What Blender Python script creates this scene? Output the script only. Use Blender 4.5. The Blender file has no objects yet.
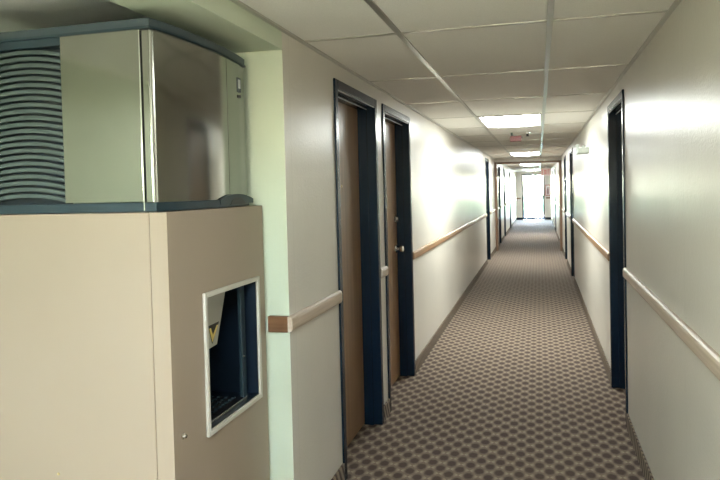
import bpy, bmesh, math, random
from mathutils import Vector, Matrix
random.seed(4)
R = math.radians
scn = bpy.context.scene
COL = scn.collection

# ---------------------------------------------------------------- camera, world, exposure
XL, XR, ZC, YE = -1.0, 0.506, 2.152, 29.54          # corridor walls, ceiling height, end wall
cam_d = bpy.data.cameras.new('camera')
cam = bpy.data.objects.new('camera', cam_d); COL.objects.link(cam)
cam_d.sensor_fit = 'HORIZONTAL'; cam_d.sensor_width = 36.0
cam_d.lens = 642.62 / 720 * 36.0
cam_d.shift_x = (360 - 375.416) / 720
cam_d.shift_y = (206.965 - 240) / 720
cam_d.clip_start = 0.02; cam_d.clip_end = 300
_yaw, _pit, _rol = R(14.3032), R(-1.53), R(-1.3582)
_fw = Vector((-math.sin(_yaw), math.cos(_yaw), 0)); _rt = Vector((math.cos(_yaw), math.sin(_yaw), 0)); _up = Vector((0, 0, 1))
_f2 = _fw * math.cos(_pit) + _up * math.sin(_pit); _u2 = _up * math.cos(_pit) - _fw * math.sin(_pit)
_m = Matrix((_rt, _u2, -_f2)).transposed() @ Matrix.Rotation(_rol, 3, 'Z')
cam.matrix_world = Matrix.Translation((0, 0, 1.5)) @ _m.to_4x4()
scn.camera = cam
scn.view_settings.view_transform = 'Standard'; scn.view_settings.look = 'None'
scn.view_settings.gamma = 1.0; scn.view_settings.use_curve_mapping = False
scn.view_settings.exposure = 0.40
scn.cycles.max_bounces = 14; scn.cycles.diffuse_bounces = 8; scn.cycles.glossy_bounces = 4
scn.cycles.sample_clamp_indirect = 6.0
w = bpy.data.worlds.new('daylight'); scn.world = w; w.use_nodes = True
_nt = w.node_tree; _bg = _nt.nodes['Background']
_sky = _nt.nodes.new('ShaderNodeTexSky'); _sky.sky_type = 'NISHITA'; _sky.sun_disc = False
_sky.sun_elevation = R(48); _sky.sun_rotation = R(200)
_nt.links.new(_sky.outputs[0], _bg.inputs[0]); _bg.inputs[1].default_value = 18.0
sun_d = bpy.data.lights.new('sun', 'SUN'); sun_d.energy = 30.0; sun_d.angle = R(1); sun_d.color = (1, .95, .86)
sun = bpy.data.objects.new('sun', sun_d); COL.objects.link(sun); sun.location = (0, 40, 20)
sun.rotation_euler = (R(-40), R(14), 0)
LAMP = 40.0                                          # emission of the fluorescent lenses
LAMP_COLOR = (0.94, 1.0, 0.965)

# ---------------------------------------------------------------- materials
def mat(name, color, rough=.5, metal=0., spec=.5, coat=0., coat_rough=.1, aniso=0.):
    m = bpy.data.materials.new(name); m.use_nodes = True
    b = m.node_tree.nodes['Principled BSDF']
    b.inputs['Base Color'].default_value = (*color, 1); b.inputs['Roughness'].default_value = rough
    b.inputs['Metallic'].default_value = metal; b.inputs['Specular IOR Level'].default_value = spec
    b.inputs['Coat Weight'].default_value = coat; b.inputs['Coat Roughness'].default_value = coat_rough
    b.inputs['Anisotropic'].default_value = aniso
    return m
class N:                                             # tiny node helper
    def __init__(s, m): s.t = m.node_tree; s.b = s.t.nodes['Principled BSDF']
    def n(s, k, **kw):
        o = s.t.nodes.new(k)
        for a, v in kw.items(): setattr(o, a, v)
        return o
    def put(s, sock, v):
        if hasattr(v, 'is_output') or isinstance(v, bpy.types.NodeSocket): s.t.links.new(v, sock)
        else: sock.default_value = v
    def math(s, op, a, b=0., c=0.):
        o = s.n('ShaderNodeMath', operation=op)
        s.put(o.inputs[0], a); s.put(o.inputs[1], b); s.put(o.inputs[2], c); return o.outputs[0]
    def noise(s, scale, vec=None, detail=3., rough=.5):
        o = s.n('ShaderNodeTexNoise'); o.inputs['Scale'].default_value = scale
        o.inputs['Detail'].default_value = detail; o.inputs['Roughness'].default_value = rough
        if vec is not None: s.t.links.new(vec, o.inputs['Vector'])
        return o.outputs['Fac']
    def coord(s, k='Object'): return s.n('ShaderNodeTexCoord').outputs[k]
    def scaled(s, vec, sc):
        o = s.n('ShaderNodeMapping'); s.t.links.new(vec, o.inputs['Vector']); o.inputs['Scale'].default_value = sc; return o.outputs[0]
    def ramp(s, fac, stops):
        o = s.n('ShaderNodeValToRGB'); s.t.links.new(fac, o.inputs[0]); e = o.color_ramp.elements
        while len(e) < len(stops): e.new(.5)
        for i, (p, c) in enumerate(stops): e[i].position = p; e[i].color = (*c, 1)
        return o.outputs[0]
    def mix(s, f, a, b):
        o = s.n('ShaderNodeMix', data_type='RGBA'); s.put(o.inputs[0], f)
        for k, v in ((6, a), (7, b)): s.put(o.inputs[k], (*v, 1) if isinstance(v, tuple) else v)
        return o.outputs[2]
    def color(s, v): s.put(s.b.inputs['Base Color'], v)
    def rough(s, v): s.put(s.b.inputs['Roughness'], v)
    def bump(s, h, strength, dist):
        o = s.n('ShaderNodeBump'); o.inputs['Strength'].default_value = strength; o.inputs['Distance'].default_value = dist
        s.t.links.new(h, o.inputs['Height']); s.t.links.new(o.outputs[0], s.b.inputs['Normal'])
def speckle(m, base, var, scale, bump=0., dist=.002, rough=None):
    q = N(m); c = q.coord(); f = q.noise(scale, c, 4.)
    q.color(q.ramp(f, [(.3, tuple(x * (1 - var) for x in base)), (.7, tuple(min(1, x * (1 + var)) for x in base))]))
    if bump: q.bump(q.noise(scale * 1.7, c, 2.), bump, dist)
    if rough: q.rough(q.ramp(f, [(.3, (rough[0],) * 3), (.7, (rough[1],) * 3)]))
    return m

WALL_C = (.61, .578, .515)
def wall_paper():                                    # pale embossed vinyl, slightly glossy, vertical seams
    m = mat('wall_vinyl', WALL_C, .34, spec=.5); q = N(m); c = q.coord()
    f = q.noise(2.2, c, 3.); col = q.ramp(f, [(.3, tuple(x * .96 for x in WALL_C)), (.7, tuple(x * 1.03 for x in WALL_C))])
    xyz = q.n('ShaderNodeSeparateXYZ'); q.t.links.new(c, xyz.inputs[0])
    fr = q.math('FRACT', q.math('DIVIDE', q.math('ADD', xyz.outputs[1], .12), 1.32))
    seam = q.math('LESS_THAN', fr, .004)
    q.color(q.mix(q.math('MULTIPLY', seam, .25), col, tuple(x * .7 for x in WALL_C)))
    a = q.noise(95, c, 2.); b = q.noise(28, c, 2.)
    q.bump(q.math('ADD', q.math('MULTIPLY', a, .7), q.math('MULTIPLY', b, .5)), .45, .004)
    q.rough(.30)
    return m
M = {}
M['wall'] = wall_paper()
M['alcove'] = speckle(mat('alcove_green_paint', (.54, .60, .47), .45), (.54, .60, .47), .03, 5, .12, .002)
M['tile'] = speckle(mat('ceiling_tile', (.80, .79, .75), .9, spec=.2), (.80, .79, .75), .05, 240, .35, .002)
M['tee'] = mat('ceiling_grid_metal', (.50, .49, .45), .32, .75)
M['navy'] = speckle(mat('navy_frame_enamel', (.0035, .0125, .026), .24, spec=.28), (.0035, .0125, .026), .05, 5)
M['dark_leaf'] = speckle(mat('dark_door_leaf', (.05, .06, .075), .4), (.05, .06, .075), .12, 6)
def wood(name, a, b, scale=(30, 30, 1.6), rough=.35, coat=.25, rot=None):
    m = mat(name, a, rough, coat=coat, coat_rough=.25); q = N(m); v = q.scaled(q.coord(), scale)
    f = q.noise(1.0, v, 5., .6); q.color(q.ramp(f, [(.28, a), (.72, b)])); q.bump(f, .08, .001)
    return m
M['veneer'] = wood('door_oak_veneer', (.20, .115, .058), (.33, .20, .105), (26, 26, 1.1))
M['rail'] = wood('rail_oak', (.22, .115, .05), (.35, .195, .09), (40, 1.5, 60), .38)
M['rail_pale'] = wood('rail_pale_wood', (.40, .31, .235), (.56, .46, .37), (60, 2.5, 60), .5, .1)  # paler wood for the near lengths of rail
M['rail_dark'] = wood('rail_dark_return', (.12, .055, .022), (.20, .095, .04), (3, 40, 60), .4)
M['pilaster'] = wood('brown_casing', (.13, .07, .04), (.21, .12, .07), (30, 30, 1.6), .45)
M['chrome'] = mat('brushed_chrome', (.72, .70, .66), .18, 1.)
M['brass'] = mat('dull_brass', (.55, .42, .22), .3, 1.)
def steel():
    m = mat('stainless_steel', (.36, .36, .32), .13, 1., aniso=.3); q = N(m); c = q.coord()
    f = q.noise(1.0, q.scaled(c, (2, 2, 260)), 3.); g = q.noise(3.0, c, 3.)
    q.color(q.ramp(g, [(.2, (.30, .30, .27)), (.8, (.37, .37, .335))])); q.bump(f, .02, .0004)
    return m
M['steel'] = steel()
M['steel_edge'] = mat('bright_steel_edge', (.75, .75, .72), .25, 1.)
M['blue_plastic'] = speckle(mat('slate_blue_plastic', (.013, .029, .040), .42), (.013, .029, .040), .12, 12)
M['slat'] = mat('grey_louver_plastic', (.060, .082, .080), .45)
M['void'] = mat('dark_cavity', (.004, .006, .010), .7)
M['beige'] = speckle(mat('beige_coated_steel', (.30, .238, .182), .38), (.30, .238, .182), .03, 2.2, .05, .002, (.32, .44))
M['beige_front'] = M['beige']
M['alu'] = mat('pale_frame_plastic', (.50, .48, .42), .45)
M['cavity'] = speckle(mat('navy_cavity_plastic', (.0035, .009, .018), .35), (.0035, .009, .018), .2, 7)
M['chute'] = mat('grey_chute_plastic', (.30, .29, .25), .4)
M['black'] = mat('black_plastic', (.008, .008, .009), .4)
M['gold'] = mat('gold_emblem', (.62, .46, .12), .4)
M['badge_light'] = mat('badge_pale', (.5, .52, .55), .35)
M['strip'] = mat('pale_glint_strip', (.42, .44, .46), .25)
M['white'] = mat('white_plastic', (.72, .71, .66), .4)
M['red'] = mat('red_plastic', (.15, .018, .018), .4)
M['red_letter'] = mat('red_letter', (.62, .03, .03), .5)
M['pink'] = mat('exit_face', (.78, .66, .62), .5)
M['emer'] = mat('grey_white_plastic', (.24, .26, .23), .5)
M['paper'] = mat('cabinet_white', (.75, .72, .68), .5)
def emis(name, color, s):
    m = mat(name, (.8, .8, .8)); b = m.node_tree.nodes['Principled BSDF']
    b.inputs['Emission Color'].default_value = (*color, 1); b.inputs['Emission Strength'].default_value = s; return m
M['lens'] = emis('prismatic_lens', LAMP_COLOR, LAMP)
M['lens_dim'] = emis('prismatic_lens_dim', LAMP_COLOR, LAMP * .85)   # dimmed so the wall beside it blows out less
def glass():
    m = bpy.data.materials.new('door_glass'); m.use_nodes = True; t = m.node_tree; t.nodes.clear()
    o = t.nodes.new('ShaderNodeOutputMaterial'); x = t.nodes.new('ShaderNodeMixShader'); a = t.nodes.new('ShaderNodeBsdfTransparent')
    g = t.nodes.new('ShaderNodeBsdfGlossy'); f = t.nodes.new('ShaderNodeFresnel'); f.inputs[0].default_value = 1.45
    a.inputs[0].default_value = (.93, .96, .95, 1); g.inputs['Roughness'].default_value = .02
    t.links.new(f.outputs[0], x.inputs[0]); t.links.new(a.outputs[0], x.inputs[1]); t.links.new(g.outputs[0], x.inputs[2])
    t.links.new(x.outputs[0], o.inputs[0]); return m
M['glass'] = glass()
M['concrete'] = speckle(mat('outside_concrete', (.55, .53, .49), .9), (.55, .53, .49), .08, 3)
M['grass'] = speckle(mat('outside_lawn', (.16, .22, .08), .9), (.16, .22, .08), .2, 5)
CDX, CDY, CX0, CY0 = .0515, .0667, -.536, 3.514       # carpet lattice
def carpet(name, ax=(0, 1), floor=True):
    m = mat(name, (.2, .15, .11), .95, spec=.15); q = N(m); c = q.coord()
    s = q.n('ShaderNodeSeparateXYZ'); q.t.links.new(c, s.inputs[0])
    u = q.math('DIVIDE', q.math('SUBTRACT', s.outputs[ax[0]], CX0), CDX if floor else .05)
    v = q.math('DIVIDE', q.math('SUBTRACT', s.outputs[ax[1]], CY0), CDY if floor else .05)
    a = q.math('MULTIPLY', q.math('ADD', u, v), .5); b = q.math('MULTIPLY', q.math('SUBTRACT', u, v), .5)
    fa = q.math('SUBTRACT', a, q.math('ROUND', a)); fb = q.math('SUBTRACT', b, q.math('ROUND', b))
    uu = q.math('ADD', fa, fb); vv = q.math('SUBTRACT', fa, fb)
    wob = q.math('MULTIPLY', q.math('SUBTRACT', q.noise(70, c, 2.), .5),   .5)
    au = q.math('ABSOLUTE', uu); av = q.math('ABSOLUTE', vv)
    def ell(a_, ra, b_, rb): return q.math('SQRT', q.math('ADD', q.math('POWER', q.math('DIVIDE', a_, ra), 2.), q.math('POWER', q.math('DIVIDE', b_, rb), 2.)))
    hexd = ell(au, .51, av, .56)
    ld = ell(q.math('SUBTRACT', 1., au), .62, av, .62)
    hexd = q.math('ADD', hexd, wob)
    pile = q.noise(420, c, 2.)
    dark = q.mix(q.noise(11, c, 1.), (.066, .042, .041), (.086, .060, .046))
    light = q.mix(q.ramp(ld, [(.35, (0, 0, 0)), (1.0, (1, 1, 1))]), (.350, .285, .205), (.200, .155, .118))
    o = q.n('ShaderNodeMapRange'); o.inputs[1].default_value = .70; o.inputs[2].default_value = 1.15
    q.t.links.new(hexd, o.inputs[0])
    col = q.mix(o.outputs[0], dark, light)
    col = q.mix(q.ramp(pile, [(.35, (.35,) * 3), (.65, (0,) * 3)]), col, (.06, .045, .035))
    q.color(col); q.bump(q.noise(300, c, 2.), .5, .004)
    return m
M['carpet'] = carpet('patterned_carpet')
def carpet_base():
    m = mat('carpet_base', (.2, .15, .11), .95, spec=.15); q = N(m); c = q.coord()
    s = q.n('ShaderNodeSeparateXYZ'); q.t.links.new(c, s.inputs[0])
    t = q.math('FRACT', q.math('ADD', q.math('DIVIDE', q.math('ADD', s.outputs[1], s.outputs[0]), .052), q.math('DIVIDE', s.outputs[2], .09)))
    q.color(q.mix(q.ramp(t, [(.35, (0, 0, 0)), (.55, (1, 1, 1))]), (.072, .05, .044), (.22, .175, .13)))
    q.bump(q.noise(300, c, 2.), .5, .003); return m
M['carpet_base'] = carpet_base()

# ---------------------------------------------------------------- mesh helpers (world coordinates)
class MB:
    def __init__(s): s.bm = bmesh.new()
    def box(s, x0, x1, y0, y1, z0, z1, bev=0.):
        b = s.bm; vs = [b.verts.new((x, y, z)) for x in (x0, x1) for y in (y0, y1) for z in (z0, z1)]
        for f in ((0, 1, 3, 2), (4, 6, 7, 5), (0, 4, 5, 1), (2, 3, 7, 6), (0, 2, 6, 4), (1, 5, 7, 3)): b.faces.new([vs[i] for i in f])
        if bev:
            es = {e for v in vs for e in v.link_edges}
            bmesh.ops.bevel(b, geom=list(es), offset=bev, segments=2, affect='EDGES', profile=.5)
        return s
    def prism(s, pts, axis, a, b_):
        """extrude a 2-D outline along an axis: x -> (y,z), y -> (x,z), z -> (x,y)"""
        def P(p, t): return {'x': (t, p[0], p[1]), 'y': (p[0], t, p[1]), 'z': (p[0], p[1], t)}[axis]
        A = [s.bm.verts.new(P(p, a)) for p in pts]; B = [s.bm.verts.new(P(p, b_)) for p in pts]; n = len(pts)
        s.bm.faces.new(A); s.bm.faces.new(B[::-1])
        for i in range(n): s.bm.faces.new([A[i], A[(i + 1) % n], B[(i + 1) % n], B[i]])
        return s
    def lathe(s, prof, origin, axis, seg=24):
        """prof: (distance along axis, radius)"""
        ax = Vector(axis).normalized(); t = Vector((0, 0, 1)) if abs(ax.z) < .9 else Vector((1, 0, 0))
        e1 = ax.cross(t).normalized(); e2 = ax.cross(e1); o = Vector(origin); rings = []
        for d, r in prof:
            rings.append([s.bm.verts.new(o + ax * d + (e1 * math.cos(2 * math.pi * k / seg) + e2 * math.sin(2 * math.pi * k / seg)) * max(r, 1e-4)) for k in range(seg)])
        for i in range(len(rings) - 1):
            for k in range(seg): s.bm.faces.new([rings[i][k], rings[i][(k + 1) % seg], rings[i + 1][(k + 1) % seg], rings[i + 1][k]])
        s.bm.faces.new(rings[0][::-1]); s.bm.faces.new(rings[-1]); return s
    def build(s, name, m, parent=None, smooth=False, root=None):
        bmesh.ops.recalc_face_normals(s.bm, faces=s.bm.faces[:])
        off = Vector(root.location) if root else (Vector(parent['_o']) if parent is not None and '_o' in parent else Vector((0, 0, 0)))
        if off.length: bmesh.ops.translate(s.bm, verts=s.bm.verts[:], vec=-off)
        me = bpy.data.meshes.new(name); s.bm.to_mesh(me); s.bm.free()
        for p in me.polygons: p.use_smooth = smooth
        if smooth: me.set_sharp_from_angle(angle=R(40))
        me.materials.append(m); o = bpy.data.objects.new(name, me); COL.objects.link(o)
        if parent is not None: o.parent = parent
        return o
def thing(name, loc, label=None, cat=None, group=None, kind=None):
    o = bpy.data.objects.new(name, None); COL.objects.link(o); o.location = loc; o.empty_display_size = .1
    return tag(o, label, cat, group, kind)
def tag(o, label=None, cat=None, group=None, kind=None):
    for k, v in (('label', label), ('category', cat), ('group', group), ('kind', kind)):
        if v: o[k] = v
    return o
def B(*a, bev=0.): return MB().box(*a, bev=bev)
def part(mb, name, m, root, parent=None, smooth=False):    # part (or sub-part) of a thing whose Empty stands at root.location
    return mb.build(name, m, parent or root, smooth, root=root)

# ---------------------------------------------------------------- setting
FW = .05                                             # face width of a door frame
LEFT_DOORS = [(3.116, 3.986), (4.149, 5.07), (12.60, 13.47), (16.55, 17.42), (19.05, 19.92), (22.85, 23.72)]
RIGHT_DOORS = [(4.142, 5.027), (10.20, 11.08), (12.74, 13.62), (20.65, 21.52), (25.0, 25.87)]
ZD = 2.071
AL0, AL1 = -3.0, 2.452                                # alcove mouth along the left wall
def gaps(y0, y1, holes):
    out = []; y = y0
    for a, b in holes:
        if b <= y0 or a >= y1: continue
        out.append((y, a)); y = b
    out.append((y, y1)); return out
floor = B(-2.6, 1.0, -3.2, YE + .1, -.15, 0).build('floor', M['carpet']); tag(floor, 'brown and beige geometric patterned hallway carpet', 'floor', kind='structure')
tag(B(-2.2, XL - .02, -3.0, AL1 - .012, 0, .004).build('floor_alcove_bounce', speckle(mat('alcove_bounce_floor', (.62, .60, .55), .4), (.62, .60, .55), .05, 4)), 'unseen pale floor added to bounce light into the ice machine alcove', 'floor', kind='structure')  # pale floor added out of view to bounce light upward
def wall(name, holes, x0, x1, deep, y0, label):
    mb = MB()
    for a, b in gaps(y0, YE + .1, holes): mb.box(x0, x1, a, b, 0, ZC + .12)
    for a, b in holes:
        mb.box(x0, x1, a, b, ZD - .012, ZC + .12)
        if x1 <= 0: mb.box(x0, x1 - deep, a, b, 0, ZD - .012)
        else: mb.box(x0 + deep, x1, a, b, 0, ZD - .012)
    return tag(mb.build(name, M['wall']), label, 'wall', kind='structure')
wall('wall_left', LEFT_DOORS, -1.36, XL, .20, AL1 + .16, 'cream vinyl left corridor wall with two near doorways')
wall('wall_right', RIGHT_DOORS, XR, XR + .36, .20, -3.0, 'cream vinyl right corridor wall with near dark doorway')
WX0, WX1, WZ0, WZ1 = -.75, .25, 1.62, 2.04            # unseen window added behind the viewpoint as extra fill light
wb = MB().box(-2.2, WX0, -3.2, -3.0, 0, ZC + .12).box(WX1, XR + .36, -3.2, -3.0, 0, ZC + .12)
wb.box(WX0, WX1, -3.2, -3.0, 0, WZ0).box(WX0, WX1, -3.2, -3.0, WZ1, ZC + .12).build('wall_back', M['wall'])['kind'] = 'structure'
win = thing('fill_window_1', ((WX0 + WX1) / 2, -3.1, WZ0), kind='structure')
wf = MB()
for q in ((WX0, WX0 + .05, WZ0, WZ1), (WX1 - .05, WX1, WZ0, WZ1), (WX0 + .05, WX1 - .05, WZ0, WZ0 + .05), (WX0 + .05, WX1 - .05, WZ1 - .05, WZ1)): wf.box(q[0], q[1], -3.14, -3.06, q[2], q[3])
part(wf, 'fill_window_frame', M['navy'], win)
part(B(WX0 + .048, WX1 - .048, -3.103, -3.097, WZ0 + .048, WZ1 - .048), 'pane', M['glass'], win)
wr = MB().box(-2.2, XL - .0005, AL1, AL1 + .16, 0, ZC + .12)
tag(wr.build('wall_alcove_side', M['alcove']), 'pale green return wall closing the ice machine alcove', 'wall', kind='structure')
# thin corridor-side skin of the return wall keeps the corner in corridor vinyl
MB().box(XL - .0005, XL, AL1, AL1 + .16, 0, ZC + .1).build('wall_left_corner', M['wall'])['kind'] = 'structure'
MB().box(-2.36, -2.2, -3.2, AL1 + .16, 0, ZC + .12).build('wall_alcove_rear', M['alcove'])['kind'] = 'structure'
hd = MB().box(-1.222, XL, AL0, AL1, 2.078, ZC + .12)
tag(hd.build('beam_alcove', M['alcove']), 'pale green header beam over the alcove mouth', 'beam', kind='structure')
# end wall with the glass door's hole
ED0, ED1, EDZ = -.735, .235, 2.04
ew = MB().box(XL - .3, ED0, YE, YE + .14, 0, ZC + .12).box(ED1, XR + .3, YE, YE + .14, 0, ZC + .12).box(ED0, ED1, YE, YE + .14, EDZ, ZC + .12)
tag(ew.build('wall_end', M['wall']), 'cream wall at the far end of the hallway around the bright glass door', 'wall', kind='structure')

# ceiling: tiles, tees, wall angle
PY, T0 = 1.1173, 2.6719
TL, TR = -.5597, .0529
ceil = B(-2.36, XR + .36, -3.2, YE + .14, ZC + .005, ZC + .12).build('ceiling', M['tile']); tag(ceil, 'off-white lay-in tile ceiling with metal grid', 'ceiling', kind='structure')
for x in (TL, TR): B(x - .012, x + .012, -3.0, YE, ZC, ZC + .02).build('main_tee', M['tee'], ceil)
LIGHT_ROWS = (-3, 3, 9, 15, 21)
for k in range(-5, 25):
    y = T0 + k * PY
    if y > YE: break
    for a, b in ((XL, TL - .012), (TL + .012, TR - .012), (TR + .012, XR)):
        B(a, b, y - .011, y + .011, ZC + .0015, ZC + .02).build('cross_tee', M['tee'], ceil)
B(XL, XL + .02, AL1, YE, ZC - .002, ZC + .012).build('trim_1', M['tee'])['kind'] = 'structure'
B(XR - .02, XR, -3, YE, ZC - .002, ZC + .012).build('trim_2', M['tee'])['kind'] = 'structure'
B(XL, XL + .02, AL0, AL1, ZC - .002, ZC + .012).build('trim_3', M['tee'])['kind'] = 'structure'

# carpet baseboards
def base(name, x0, x1, spans, m=None):
    mb = MB()
    for a, b in spans: mb.box(x0, x1, a, b, 0, .102, bev=.003)
    mb.build(name, m or M['carpet_base'])['kind'] = 'structure'
PIL = (15.30, 15.46)
base('baseboard_left', XL, XL + .011, gaps(AL1, YE, LEFT_DOORS[:3] + [PIL] + LEFT_DOORS[3:]))
base('baseboard_right', XR - .011, XR, gaps(-3, YE, RIGHT_DOORS[:3] + [PIL] + RIGHT_DOORS[3:]))
base('baseboard_end', XL + .012, ED0, [(YE - .011, YE)], M['navy']); base('baseboard_end_right', ED1, XR - .012, [(YE - .011, YE)], M['navy'])
base('baseboard_alcove', -2.2, XL, [(AL1 - .011, AL1)])

# chair rails
RZ0, RZ1 = .930, .992
def rail_prof(sgn, x):                               # (x, z): flat face, rounded shoulders
    p = [(0, RZ0), (.014, RZ0), (.019, RZ0 + .006), (.021, RZ0 + .016), (.021, RZ1 - .016), (.018, RZ1 - .006), (.011, RZ1), (0, RZ1)]
    return [(x + sgn * a, z) for a, z in p]
n_trim = [3]
def rail(sgn, x, a, b, m):
    n_trim[0] += 1
    o = MB().prism(rail_prof(sgn, x), 'y', a, b).build('trim_%d' % n_trim[0], m); o['kind'] = 'structure'; return o
for i, (a, b) in enumerate(gaps(AL1 - .021, YE - .03, LEFT_DOORS[:3] + [PIL] + LEFT_DOORS[3:])):
    rail(1, XL, a, b, M['rail_pale'] if i < 2 else M['rail'])
for i, (a, b) in enumerate(gaps(-3, YE - .03, RIGHT_DOORS[:3] + [PIL] + RIGHT_DOORS[3:])):
    rail(-1, XR, a, b, M['rail_pale'] if i < 1 else M['rail'])
n_trim[0] += 1                                       # brown piece turning the corner onto the alcove's side wall
rr = MB().box(-1.088, XL, AL1 - .02, AL1, RZ0 - .004, RZ1, bev=.003).build('trim_%d' % n_trim[0], M['rail_dark'])
tag(rr, 'dark brown rail end on green return wall', 'trim', kind='structure')
for a, b in ((XL + .021, ED0 - .06), (ED1 + .06, XR - .021)):
    n_trim[0] += 1; B(a, b, YE - .02, YE, RZ0, RZ1, bev=.004).build('trim_%d' % n_trim[0], M['rail_dark'])['kind'] = 'structure'

# brown casing across the hallway
n_trim[0] += 1
cas = thing('trim_%d' % n_trim[0], (XL, PIL[0], 0), 'brown wood casing crossing the hallway half way down', 'trim', kind='structure')
part(B(XL, XL + .055, *PIL, 0, 2.03, bev=.004), 'jamb', M['pilaster'], cas)
part(B(XR - .055, XR, *PIL, 0, 2.03, bev=.004), 'jamb', M['pilaster'], cas)
part(B(XL, XR, *PIL, 2.03, 2.075, bev=.004), 'head_rail', M['pilaster'], cas)
part(B(XL, XR, PIL[0] + .02, PIL[1] - .02, 2.075, ZC), 'infill_panel', M['wall'], cas)

# ---------------------------------------------------------------- doors
n_door = [0]
def door(side, y0, y1, leaf_m, hw='near', knob=True, peep=True, label=None):
    """side -1: in the left wall (faces +x); +1: in the right wall"""
    n_door[0] += 1; X = XL if side < 0 else XR; s = -side   # s points into the corridor
    r = thing('door_%d' % n_door[0], (X, (y0 + y1) / 2, 0), label, 'door', kind='structure')
    def bx(d0, d1, a, b, z0, z1, bev=0., mb=None):          # d: distance out of the wall into the corridor (negative = into the recess)
        x0, x1 = sorted((X + s * d0, X + s * d1)); return (mb or MB()).box(x0, x1, a, b, z0, z1, bev=bev)
    DP = -.105                                              # leaf's face
    mb = MB()
    e = .0
    for a, b, st in ((y0, y0 + FW, 1), (y1 - FW, y1, -1)):  # jambs: face, depth, stop
        bx(-.198, .010, a, b, 0, ZD, .004, mb)
        c = (b, b + .014) if st > 0 else (a - .014, a)
        bx(DP, -.045, c[0], c[1], 0, ZD - FW, .003, mb)
    part(mb, 'jamb', M['navy'], r)
    mb = MB()
    bx(-.198, .010, y0 + FW, y1 - FW, ZD - FW, ZD, .004, mb)
    bx(DP, -.045, y0 + FW, y1 - FW, ZD - FW - .014, ZD - FW, .003, mb)
    part(mb, 'frame_head', M['navy'], r)
    mb = bx(-.004, .006, y0 + FW, y1 - FW, ZD - FW - .005, ZD - FW, .0015)  # pale strips stand in for glints along the head's edges
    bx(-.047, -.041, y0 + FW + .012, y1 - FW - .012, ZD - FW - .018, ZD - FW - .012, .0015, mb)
    part(mb, 'glint_strip', M['strip'], r)['label'] = 'pale grey strip standing in for a glint on the frame head'
    lf = part(bx(DP - .044, DP, y0 + FW + .002, y1 - FW - .002, .008, ZD - FW - .002, .002), 'leaf', leaf_m, r)
    ax = (s, 0, 0); x = X + s * DP
    yk = y0 + FW + .075 if hw == 'near' else y1 - FW - .07
    if knob:
        k = part(MB().lathe([(0, .033), (.006, .033), (.010, .028), (.012, .012), (.03, .011), (.036, .020), (.046, .027), (.060, .027), (.066, .020), (.067, .0)], (x, yk, 1.03), ax), 'knob', M['chrome'], r, lf, True)
        part(MB().lathe([(0, .030), (.008, .029), (.014, .022), (.028, .019), (.030, .0)], (x, yk, 1.265), ax), 'deadbolt', M['chrome'], r, lf, True)
    if peep:
        part(MB().lathe([(0, .009), (.004, .008), (.005, .0)], (x, (y0 + y1) / 2, 1.525), ax, 12), 'peephole', M['brass'], r, lf, True)
    for z in (.25, 1.05, 1.82):                             # hinges on the other edge
        yh = y1 - FW if hw == 'near' else y0 + FW
        part(MB().lathe([(0, .006), (.09, .006)], (x + s * .004, yh, z - .045), (0, 0, 1), 10), 'hinge', M['navy'], r, lf, True)
    return r
LL = ['near left wood veneer door with peephole in a navy frame', 'second left wood veneer door with chrome knob and deadbolt in a navy frame',
      'left dark framed door just before the brown casing', 'first left door beyond the brown casing', 'second left door beyond the brown casing',
      'last left door before the far end wall']
for i, (a, b) in enumerate(LEFT_DOORS): door(-1, a, b, M['veneer'], 'near' if i == 0 else 'far', label=LL[i])
RL = ['near right doorway with deep navy frame', 'second right doorway past the bright patch of wall', 'right doorway just before the brown casing',
      'first right doorway beyond the brown casing', 'last right doorway before the far end wall']
for i, (a, b) in enumerate(RIGHT_DOORS): door(1, a, b, M['veneer'], 'near', label=RL[i])
# glass exit door at the end
n_door[0] += 1
gd = thing('door_%d' % n_door[0], ((ED0 + ED1) / 2, YE, 0), 'bright glass exit door at the far end of the hallway', 'door', kind='structure')
fm = MB()
for a, b in ((ED0, ED0 + .045), (ED1 - .045, ED1)): fm.box(a, b, YE - .015, YE + .14, 0, EDZ, bev=.003)
part(fm, 'jamb', M['navy'], gd)
part(B(ED0 + .045, ED1 - .045, YE - .015, YE + .14, EDZ - .045, EDZ, bev=.003), 'frame_head', M['navy'], gd)
lf = MB()
for a, b in ((ED0 + .047, ED0 + .085), (ED1 - .085, ED1 - .047)): lf.box(a, b, YE + .05, YE + .09, .01, EDZ - .047)
lf.box(ED0 + .085, ED1 - .085, YE + .05, YE + .09, .01, .10).box(ED0 + .085, ED1 - .085, YE + .05, YE + .09, EDZ - .085, EDZ - .047)
lfo = part(lf, 'leaf', M['navy'], gd)
part(B(ED0 + .083, ED1 - .083, YE + .067, YE + .073, .098, EDZ - .083), 'pane', M['glass'], gd, lfo)
part(MB().lathe([(0, .011), (.70, .011)], (ED0 + .10, YE + .035, 1.0), (1, 0, 0), 12), 'push_bar', M['chrome'], gd, lfo, True)
part(B(ED0, ED1, YE - .01, YE + .14, -.002, .008), 'threshold', M['chrome'], gd)
# outside
B(-30, 30, YE + .1, YE + 7, -.16, -.01).build('floor_outside', M['concrete'])['kind'] = 'structure'
B(-60, 60, YE + 7, YE + 80, -.17, -.03).build('ground_lawn', M['grass'])['kind'] = 'structure'

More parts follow.
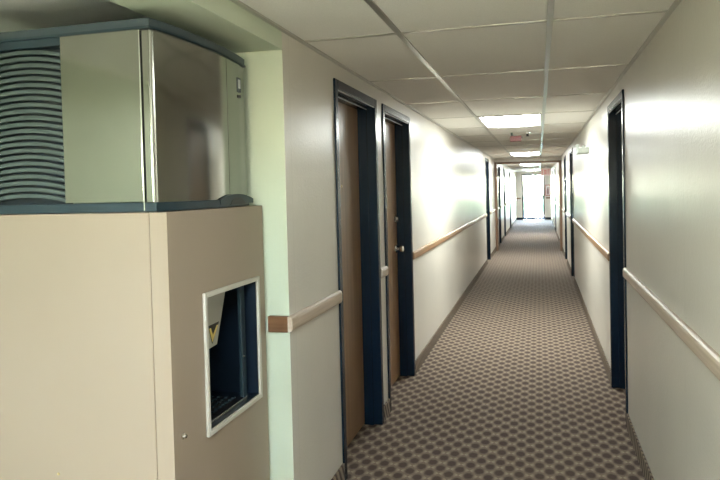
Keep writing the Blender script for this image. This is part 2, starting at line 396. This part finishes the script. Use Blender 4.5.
# ---------------------------------------------------------------- ceiling lights
def lens_mesh(x0, x1, y0, y1):
    mb = MB(); n = 10
    for top in (0,):
        rows = []
        for j in range(n + 1):
            row = []
            for i in range(n + 1):
                u, v = i / n, j / n
                d = .028 * (max(0, 1 - abs(2 * u - 1) ** 4)) * (max(0, 1 - abs(2 * v - 1) ** 6))
                row.append(mb.bm.verts.new((x0 + (x1 - x0) * u, y0 + (y1 - y0) * v, ZC + .002 - d)))
            rows.append(row)
        for j in range(n):
            for i in range(n): mb.bm.faces.new([rows[j][i], rows[j + 1][i], rows[j + 1][i + 1], rows[j][i + 1]])
    return mb
LIGHT_LABEL = {99: 'unseen ceiling light added behind the viewpoint to brighten the alcove', -3: 'fluorescent ceiling light behind the viewpoint', 3: 'nearest bright fluorescent ceiling light in the hallway grid', 9: 'second fluorescent ceiling light, just before the brown casing',
               15: 'fluorescent ceiling light seen through the brown casing, nearer of the two', 21: 'fluorescent ceiling light nearest the far end door'}
for k in LIGHT_ROWS + (99,):
    a, b = T0 + k * PY + .012, T0 + (k + 1) * PY - .012
    x0, x1 = TL + .013, TR - .013
    if k == 99: a, b, x0, x1 = -2.0, -.9, -2.05, -1.47  # added light out of view, lifts the alcove ceiling
    t = thing('ceiling_light', ((x0 + x1) / 2, (a + b) / 2, ZC), LIGHT_LABEL[k], 'ceiling light', 'ceiling lights')
    mb = MB()
    for q in ((x0, x0 + .022, a, b), (x1 - .022, x1, a, b), (x0 + .022, x1 - .022, a, a + .022), (x0 + .022, x1 - .022, b - .022, b)): mb.box(*q, ZC - .004, ZC + .0045)
    part(mb, 'frame', M['white'], t)
    part(lens_mesh(x0 + .022, x1 - .022, a + .022, b - .022), 'diffuser', M['lens_dim'] if k == 3 else M['lens'], t, None, True)

# ---------------------------------------------------------------- ice bin (dispenser cabinet)
BX0, BX1, BY0, BY1, BZ = -1.95, -1.098, 1.735, 2.432, 1.447
OY0, OY1, OZ0, OZ1 = 1.948, 2.348, .698, 1.150        # dispenser opening
bn = thing('ice_bin', ((BX0 + BX1) / 2, (BY0 + BY1) / 2, 0), 'beige steel ice bin with a framed dispensing opening, under the ice machine', 'ice dispenser')
bd = MB().box(BX0, -1.160, BY0, OY0 - .03, .10, BZ, bev=.003).box(BX0, -1.160, OY1 + .03, BY1, .10, BZ)
bd.box(BX0, -1.45, OY0 - .03, OY1 + .03, .10, BZ).box(-1.45, -1.160, OY0 - .03, OY1 + .03, .10, OZ0 - .03).box(-1.45, -1.160, OY0 - .03, OY1 + .03, OZ1 + .03, BZ)
part(bd, 'body', M['beige'], bn)
fr = MB()                                             # front shell: four pieces round the opening
def plate(mb, xa, xb, ys, zs):                        # a plate with one rectangular hole, as a single closed skin
    V = {}
    for x in (xa, xb):
        for i, y in enumerate(ys):
            for j, z in enumerate(zs): V[x, i, j] = mb.bm.verts.new((x, y, z))
    for i in range(3):
        for j in range(3):
            if (i, j) == (1, 1): continue
            for x in (xa, xb): mb.bm.faces.new([V[x, i, j], V[x, i + 1, j], V[x, i + 1, j + 1], V[x, i, j + 1]])
    def side(p, q): mb.bm.faces.new([V[xa, p[0], p[1]], V[xb, p[0], p[1]], V[xb, q[0], q[1]], V[xa, q[0], q[1]]])
    for k in range(3):
        side((k, 0), (k + 1, 0)); side((k, 3), (k + 1, 3)); side((0, k), (0, k + 1)); side((3, k), (3, k + 1))
    for p, q in (((1, 1), (2, 1)), ((1, 2), (2, 2)), ((1, 1), (1, 2)), ((2, 1), (2, 2))): side(p, q)
plate(fr, -1.157, BX1, (BY0, OY0 - .003, OY1 + .003, BY1), (.10, OZ0 - .003, OZ1 + .003, BZ))
part(fr, 'front_panel', M['beige_front'], bn)
part(B(BX0 + .03, BX1 - .05, BY0 + .03, BY1 - .03, .004, .10), 'base', M['black'], bn)
f = MB()
def ring(mb, y0, y1, z0, z1, wd, xa, xb, bev):
    mb.box(xa, xb, y0, y0 + wd, z0, z1, bev=bev).box(xa, xb, y1 - wd, y1, z0, z1, bev=bev)
    mb.box(xa, xb, y0 + wd, y1 - wd, z0, z0 + wd, bev=bev).box(xa, xb, y0 + wd, y1 - wd, z1 - wd, z1, bev=bev)
ring(f, OY0 - .018, OY1 + .016, OZ0 - .018, OZ1 + .017, .017, BX1 + .0003, BX1 + .012, .003)
part(f, 'opening_frame', M['alu'], bn)
cv = MB()                                             # dark lining of the dispensing recess
cv.box(-1.45, -1.44, OY0 - .028, OY1 + .028, OZ0 - .028, OZ1 + .028)
cv.box(-1.44, -1.0990, OY0 - .0028, OY0 - .0005, OZ0 - .028, OZ1 + .028).box(-1.44, -1.0990, OY1 + .0005, OY1 + .0028, OZ0 - .028, OZ1 + .028)
cv.box(-1.44, -1.0990, OY0 - .002, OY1 + .002, OZ0 - .0028, OZ0 - .0005).box(-1.44, -1.0990, OY0 - .002, OY1 + .002, OZ1 + .0005, OZ1 + .0028)
part(cv, 'cavity', M['cavity'], bn)
part(B(-1.150, -1.134, 2.288, 2.322, OZ0, OZ1, bev=.003), 'divider_post', M['blue_plastic'], bn)
part(MB().lathe([(0, .005), (.004, .004), (.005, 0)], (-1.134, 2.297, .86), (1, 0, 0), 12), 'post_screw', M['chrome'], bn, None, True)
# ice chute: a tapering hood hung from the top, near the near edge
CH = MB()
def hexa(mb, top, bot):                               # two quads joined: top and bottom outlines (x, y, z)
    A = [mb.bm.verts.new(p) for p in top]; Bv = [mb.bm.verts.new(p) for p in bot]
    mb.bm.faces.new(A); mb.bm.faces.new(Bv[::-1])
    for i in range(4): mb.bm.faces.new([A[i], A[(i + 1) % 4], Bv[(i + 1) % 4], Bv[i]])
CXF = -1.150
hexa(CH, [(-1.40, 2.055, OZ1), (CXF, 2.055, OZ1), (CXF, 2.200, OZ1), (-1.40, 2.200, OZ1)],
         [(-1.38, 2.040, .945), (CXF, 2.040, .945), (CXF, 2.118, .950), (-1.38, 2.118, .950)])
ch = part(CH, 'chute', M['chute'], bn)
em = part(MB().prism([(2.058, 1.028), (2.136, 1.030), (2.082, .960)], 'x', CXF, CXF + .0015), 'emblem', M['black'], bn, ch)
em['label'] = 'black triangle emblem with a gold V'
gv = MB().prism([(2.062, 1.018), (2.073, 1.018), (2.087, .990), (2.082, .966)], 'x', CXF + .0015, CXF + .0025)
gv.prism([(2.127, 1.020), (2.116, 1.020), (2.087, .990), (2.082, .966)], 'x', CXF + .0015, CXF + .0025)
part(gv, 'emblem_mark', M['gold'], bn, ch)
# drip tray with a perforated grate and a bright front lip
tr = part(B(-1.43, -1.122, OY0 + .002, 2.285, OZ0, OZ0 + .004), 'drip_tray', M['black'], bn)
g = MB()
for i in range(9):
    for j in range(12): g.box(-1.42 + i * .031, -1.42 + i * .031 + .012, OY0 + .012 + j * .027, OY0 + .012 + j * .027 + .012, OZ0 + .004, OZ0 + .009)
part(g, 'grate', M['blue_plastic'], bn, tr)
part(B(-1.122, -1.117, OY0 + .004, 2.285, OZ0 + .001, OZ0 + .010, bev=.001), 'tray_lip', M['steel_edge'], bn, tr)
part(MB().lathe([(0, .010), (.003, .010), (.005, .007), (.012, .006), (.013, 0)], (BX1, 1.787, .740), (1, 0, 0), 16), 'lock', M['chrome'], bn, None, True)
part(MB().lathe([(0, .005), (.002, .004), (.0025, 0)], (-1.522, BY0, .605), (0, -1, 0), 12), 'screw_cap', M['brass'], bn, None, True)

# ---------------------------------------------------------------- ice machine on the bin
IZ0, IZ1, IY1 = BZ + .0025, 2.038, 2.400
im = thing('ice_machine', (-1.5, 2.07, IZ0), 'stainless ice maker with curved louvers, standing on the beige ice bin', 'ice machine')
BOW = [(-1.138, 1.742), (-1.126, 1.80), (-1.119, 1.90), (-1.115, 2.02), (-1.116, 2.12), (-1.122, 2.22), (-1.132, 2.32), (-1.145, 2.395)]
def bow(inset=0., y0=1.74, y1=2.40):                  # outline of the bowed front between two depths, as (x, y)
    def at(y):
        for (xa, ya), (xb, yb) in zip(BOW, BOW[1:]):
            if y <= yb or yb == BOW[-1][1]: return xa + (xb - xa) * (y - ya) / (yb - ya)
    n = 14
    return [(at(y0 + (y1 - y0) * i / n) - inset, y0 + (y1 - y0) * i / n) for i in range(n + 1)]
BKX = -1.93
part(MB().box(BKX, -1.19, 1.775, 2.385, IZ0 + .03, IZ1 - .03), 'chassis', M['blue_plastic'], im)
# main front panel and narrow end panel, both bowed
def panel(y0, y1, z0, z1, name, m, th=.02, inset=0.):
    f = bow(inset, y0, y1); b = [(x - th, y) for x, y in f[::-1]]
    return part(MB().prism(f + b, 'z', z0, z1), name, m, im, None, True)
panel(1.752, 2.196, 1.478, 2.004, 'front_panel', M['steel'])
panel(2.199, 2.392, 1.478, 2.004, 'end_panel', M['steel'])
# corner post at the near front corner: bright edge, dark groove, grey strip
part(B(-1.1668, -1.142, 1.737, 1.752, 1.478, 2.004, bev=.002), 'corner_post', M['steel'], im)
part(B(-1.1745, -1.1705, 1.733, 1.748, 1.452, 2.004), 'corner_edge', M['steel_edge'], im)
part(B(-1.143, -1.1385, 1.739, 1.752, 1.478, 2.004), 'corner_edge', M['steel_edge'], im)
part(B(-1.1705, -1.1668, 1.745, 1.76, 1.452, 2.004), 'corner_groove', M['void'], im)
# plastic base trim with the hand-hold bump, and the top cap
pts = bow(-.006, 1.737, 2.400)
bt = MB().prism(pts + [(-1.20, 2.400), (-1.20, 1.737)], 'z', IZ0, 1.477)
part(bt, 'base_trim', M['blue_plastic'], im)
part(B(BKX, -1.20, 1.737, 1.80, IZ0, 1.478), 'base_trim', M['blue_plastic'], im)
bump = []
for i in range(17):
    t = i / 16; y = 2.10 + .27 * t
    z = 1.4765 + .020 * math.sin(math.pi * t) ** 0.8
    bump.append((y, z))
part(MB().prism(bump + [(2.37, 1.46), (2.10, 1.46)], 'x', -1.150, -1.107), 'handhold', M['blue_plastic'], im)
arc = [(2.235 + .058 * math.cos(math.pi * i / 10), 1.458 + .026 * math.sin(math.pi * i / 10)) for i in range(11)]
part(MB().prism(arc, 'x', -1.120, -1.1055), 'handhold_recess', M['black'], im)
cap = MB().prism(bow(-.006, 1.731, 2.404) + [(BKX, 2.404), (BKX, 1.731)], 'z', 2.006, 2.014)
cp_ = part(cap, 'top_trim', M['blue_plastic'], im)
cap = MB().prism(bow(-.002, 1.735, 2.402) + [(BKX, 2.402), (BKX, 1.735)], 'z', 2.014, IZ1)
part(cap, 'top_cap', mat('grey_top_cap', (.04, .058, .07), .45), im)
# near side: stainless panel, plastic frame, arched louvers
part(B(-1.458, -1.1750, 1.735, 1.765, 1.480, 2.008, bev=.0015), 'side_panel', M['steel'], im)
LX0, LX1 = -1.765, -1.462
fm = MB().box(BKX, LX0, 1.738, 1.775, 1.478, 2.006).box(LX0, -1.458, 1.738, 1.775, 1.980, 2.006)
part(fm, 'louver_frame', M['blue_plastic'], im)
part(B(LX0, LX1, 1.768, 1.775, 1.478, 1.985), 'louver_backing', M['cavity'], im)
NS = 23; z0, dz = 1.500, .0210
def arcz(x): return .017 * (1 - ((x + 1.614) / .15) ** 2)
for k in range(NS):
    n = 16; top = []; bot = []
    zc = z0 + dz * k - .010
    for i in range(n + 1):
        x = LX0 + (LX1 - LX0) * i / n
        top.append((x, zc + arcz(x) + .0058)); bot.append((x, zc + arcz(x) - .0058))
    part(MB().prism(top + bot[::-1], 'y', 1.742, 1.764), 'louver_slat', M['slat'], im)
# small badge on the end panel
bg = part(B(-1.142, -1.128, 2.300, 2.332, 1.893, 1.950, bev=.002), 'badge', M['blue_plastic'], im)
part(B(-1.128, -1.1268, 2.308, 2.324, 1.908, 1.942), 'badge_mark', M['badge_light'], im, bg)
part(B(-1.134, -1.1275, 2.306, 2.326, 1.872, 1.883), 'badge_label', M['black'], im)

# ---------------------------------------------------------------- small things along the hallway
al = thing('fire_alarm', (-.262, 8.0, ZC), 'small red fire alarm hanging from the ceiling behind the nearest light', 'fire alarm')
part(B(-.33, -.195, 7.97, 8.04, 2.045, 2.112, bev=.006), 'housing', M['red'], al)
part(B(-.322, -.296, 7.98, 8.02, 2.112, ZC), 'bracket', mat('dull_green_metal', (.03, .06, .055), .5), al)
part(B(-.205, -.185, 7.975, 8.0, 2.085, 2.10), 'strobe', M['black'], al)
sp = thing('sprinkler', (-.122, 8.0, ZC), 'small dark sprinkler head on the ceiling beside the red alarm', 'sprinkler')
part(MB().lathe([(0, .035), (.004, .034), (.006, .012), (.03, .010)], (-.122, 8.0, ZC), (0, 0, -1), 16), 'escutcheon', M['chrome'], sp, None, True)
part(MB().lathe([(.02, .016), (.045, .014), (.047, .022), (.050, .022), (.051, 0)], (-.122, 8.0, ZC), (0, 0, -1), 16), 'head', M['black'], sp, None, True)
el = thing('emergency_light', (XR, 7.1, 1.86), 'white emergency light box with two lamp heads high on the right wall', 'emergency light')
part(B(.39, XR, 6.95, 7.23, 1.825, 1.885, bev=.006), 'housing', M['emer'], el)
for y in (7.02, 7.16):
    part(MB().lathe([(0, .012), (.02, .018), (.035, .020), (.040, .018), (.041, 0)], (.43 + .5 * (y - 7.09), y + .02, 1.905), (0, -1, 0), 16), 'lamp_head', M['emer'], el, None, True)
    part(MB().lathe([(0, .008), (.03, .008)], (.43 + .5 * (y - 7.09), y, 1.882), (0, 0, 1), 10), 'swivel', M['steel'], el, None, True)
# exit sign hung from the ceiling near the end
ex = thing('exit_sign', (.235, 22.0, ZC), 'red-lettered white exit sign hung from the ceiling near the far end', 'exit sign')
SX0, SX1, SZ0, SZ1, SY = .075, .395, 1.825, 2.085, 22.0
part(B(SX0, SX1, SY, SY + .05, SZ0, SZ1, bev=.006), 'face_plate', M['pink'], ex)
part(B(.215, .255, SY + .01, SY + .04, SZ1, ZC), 'stem', M['white'], ex)
lt = MB(); yb, yf = SY - .002, SY + .001
def bar(x0, x1, z0, z1): lt.box(x0, x1, yb, yf, z0, z1)
h0, h1, sw = SZ0 + .05, SZ1 - .05, .016
x = SX0 + .028
bar(x, x + sw, h0, h1)
for z in (h0, (h0 + h1 - sw) / 2, h1 - sw): bar(x + sw, x + .05, z, z + sw)
x += .072
for a, b in ((0, 1), (1, 0)):
    lt.prism([(x + a * .044, h0), (x + a * .044 + sw, h0), (x + b * .044 + sw, h1), (x + b * .044, h1)], 'y', yb - .001 * a, yf)
x += .082; bar(x, x + sw, h0, h1)
x += .038; bar(x, x + .062, h1 - sw, h1); bar(x + .023, x + .023 + sw, h0, h1 - sw)
part(lt, 'letters', M['red_letter'], ex)
# extinguisher cabinet on the end wall
xc = thing('extinguisher_cabinet', (.385, YE, 1.06), 'red framed white cabinet with an extinguisher on the far end wall', 'fire extinguisher cabinet')
cx0, cx1, cz0, cz1 = .275, .495, 1.055, 1.545
part(B(cx0 + .02, cx1 - .02, YE - .045, YE, cz0 + .02, cz1 - .02), 'box', M['paper'], xc)
fm = MB()
fm.box(cx0, cx0 + .03, YE - .06, YE, cz0, cz1).box(cx1 - .03, cx1, YE - .06, YE, cz0, cz1).box(cx0 + .03, cx1 - .03, YE - .06, YE, cz0, cz0 + .035).box(cx0 + .03, cx1 - .03, YE - .06, YE, cz1 - .035, cz1)
part(fm, 'frame', mat('faded_red_frame', (.45, .16, .12), .5), xc)
ey = YE - .062
part(MB().lathe([(0, .0), (.004, .030), (.24, .030), (.27, .016), (.285, .012)], (.385, ey, cz0 + .06), (0, 0, 1), 16), 'cylinder', M['red'], xc, None, True)
part(B(.365, .42, ey - .012, ey + .012, cz0 + .345, cz0 + .375), 'valve', M['black'], xc)
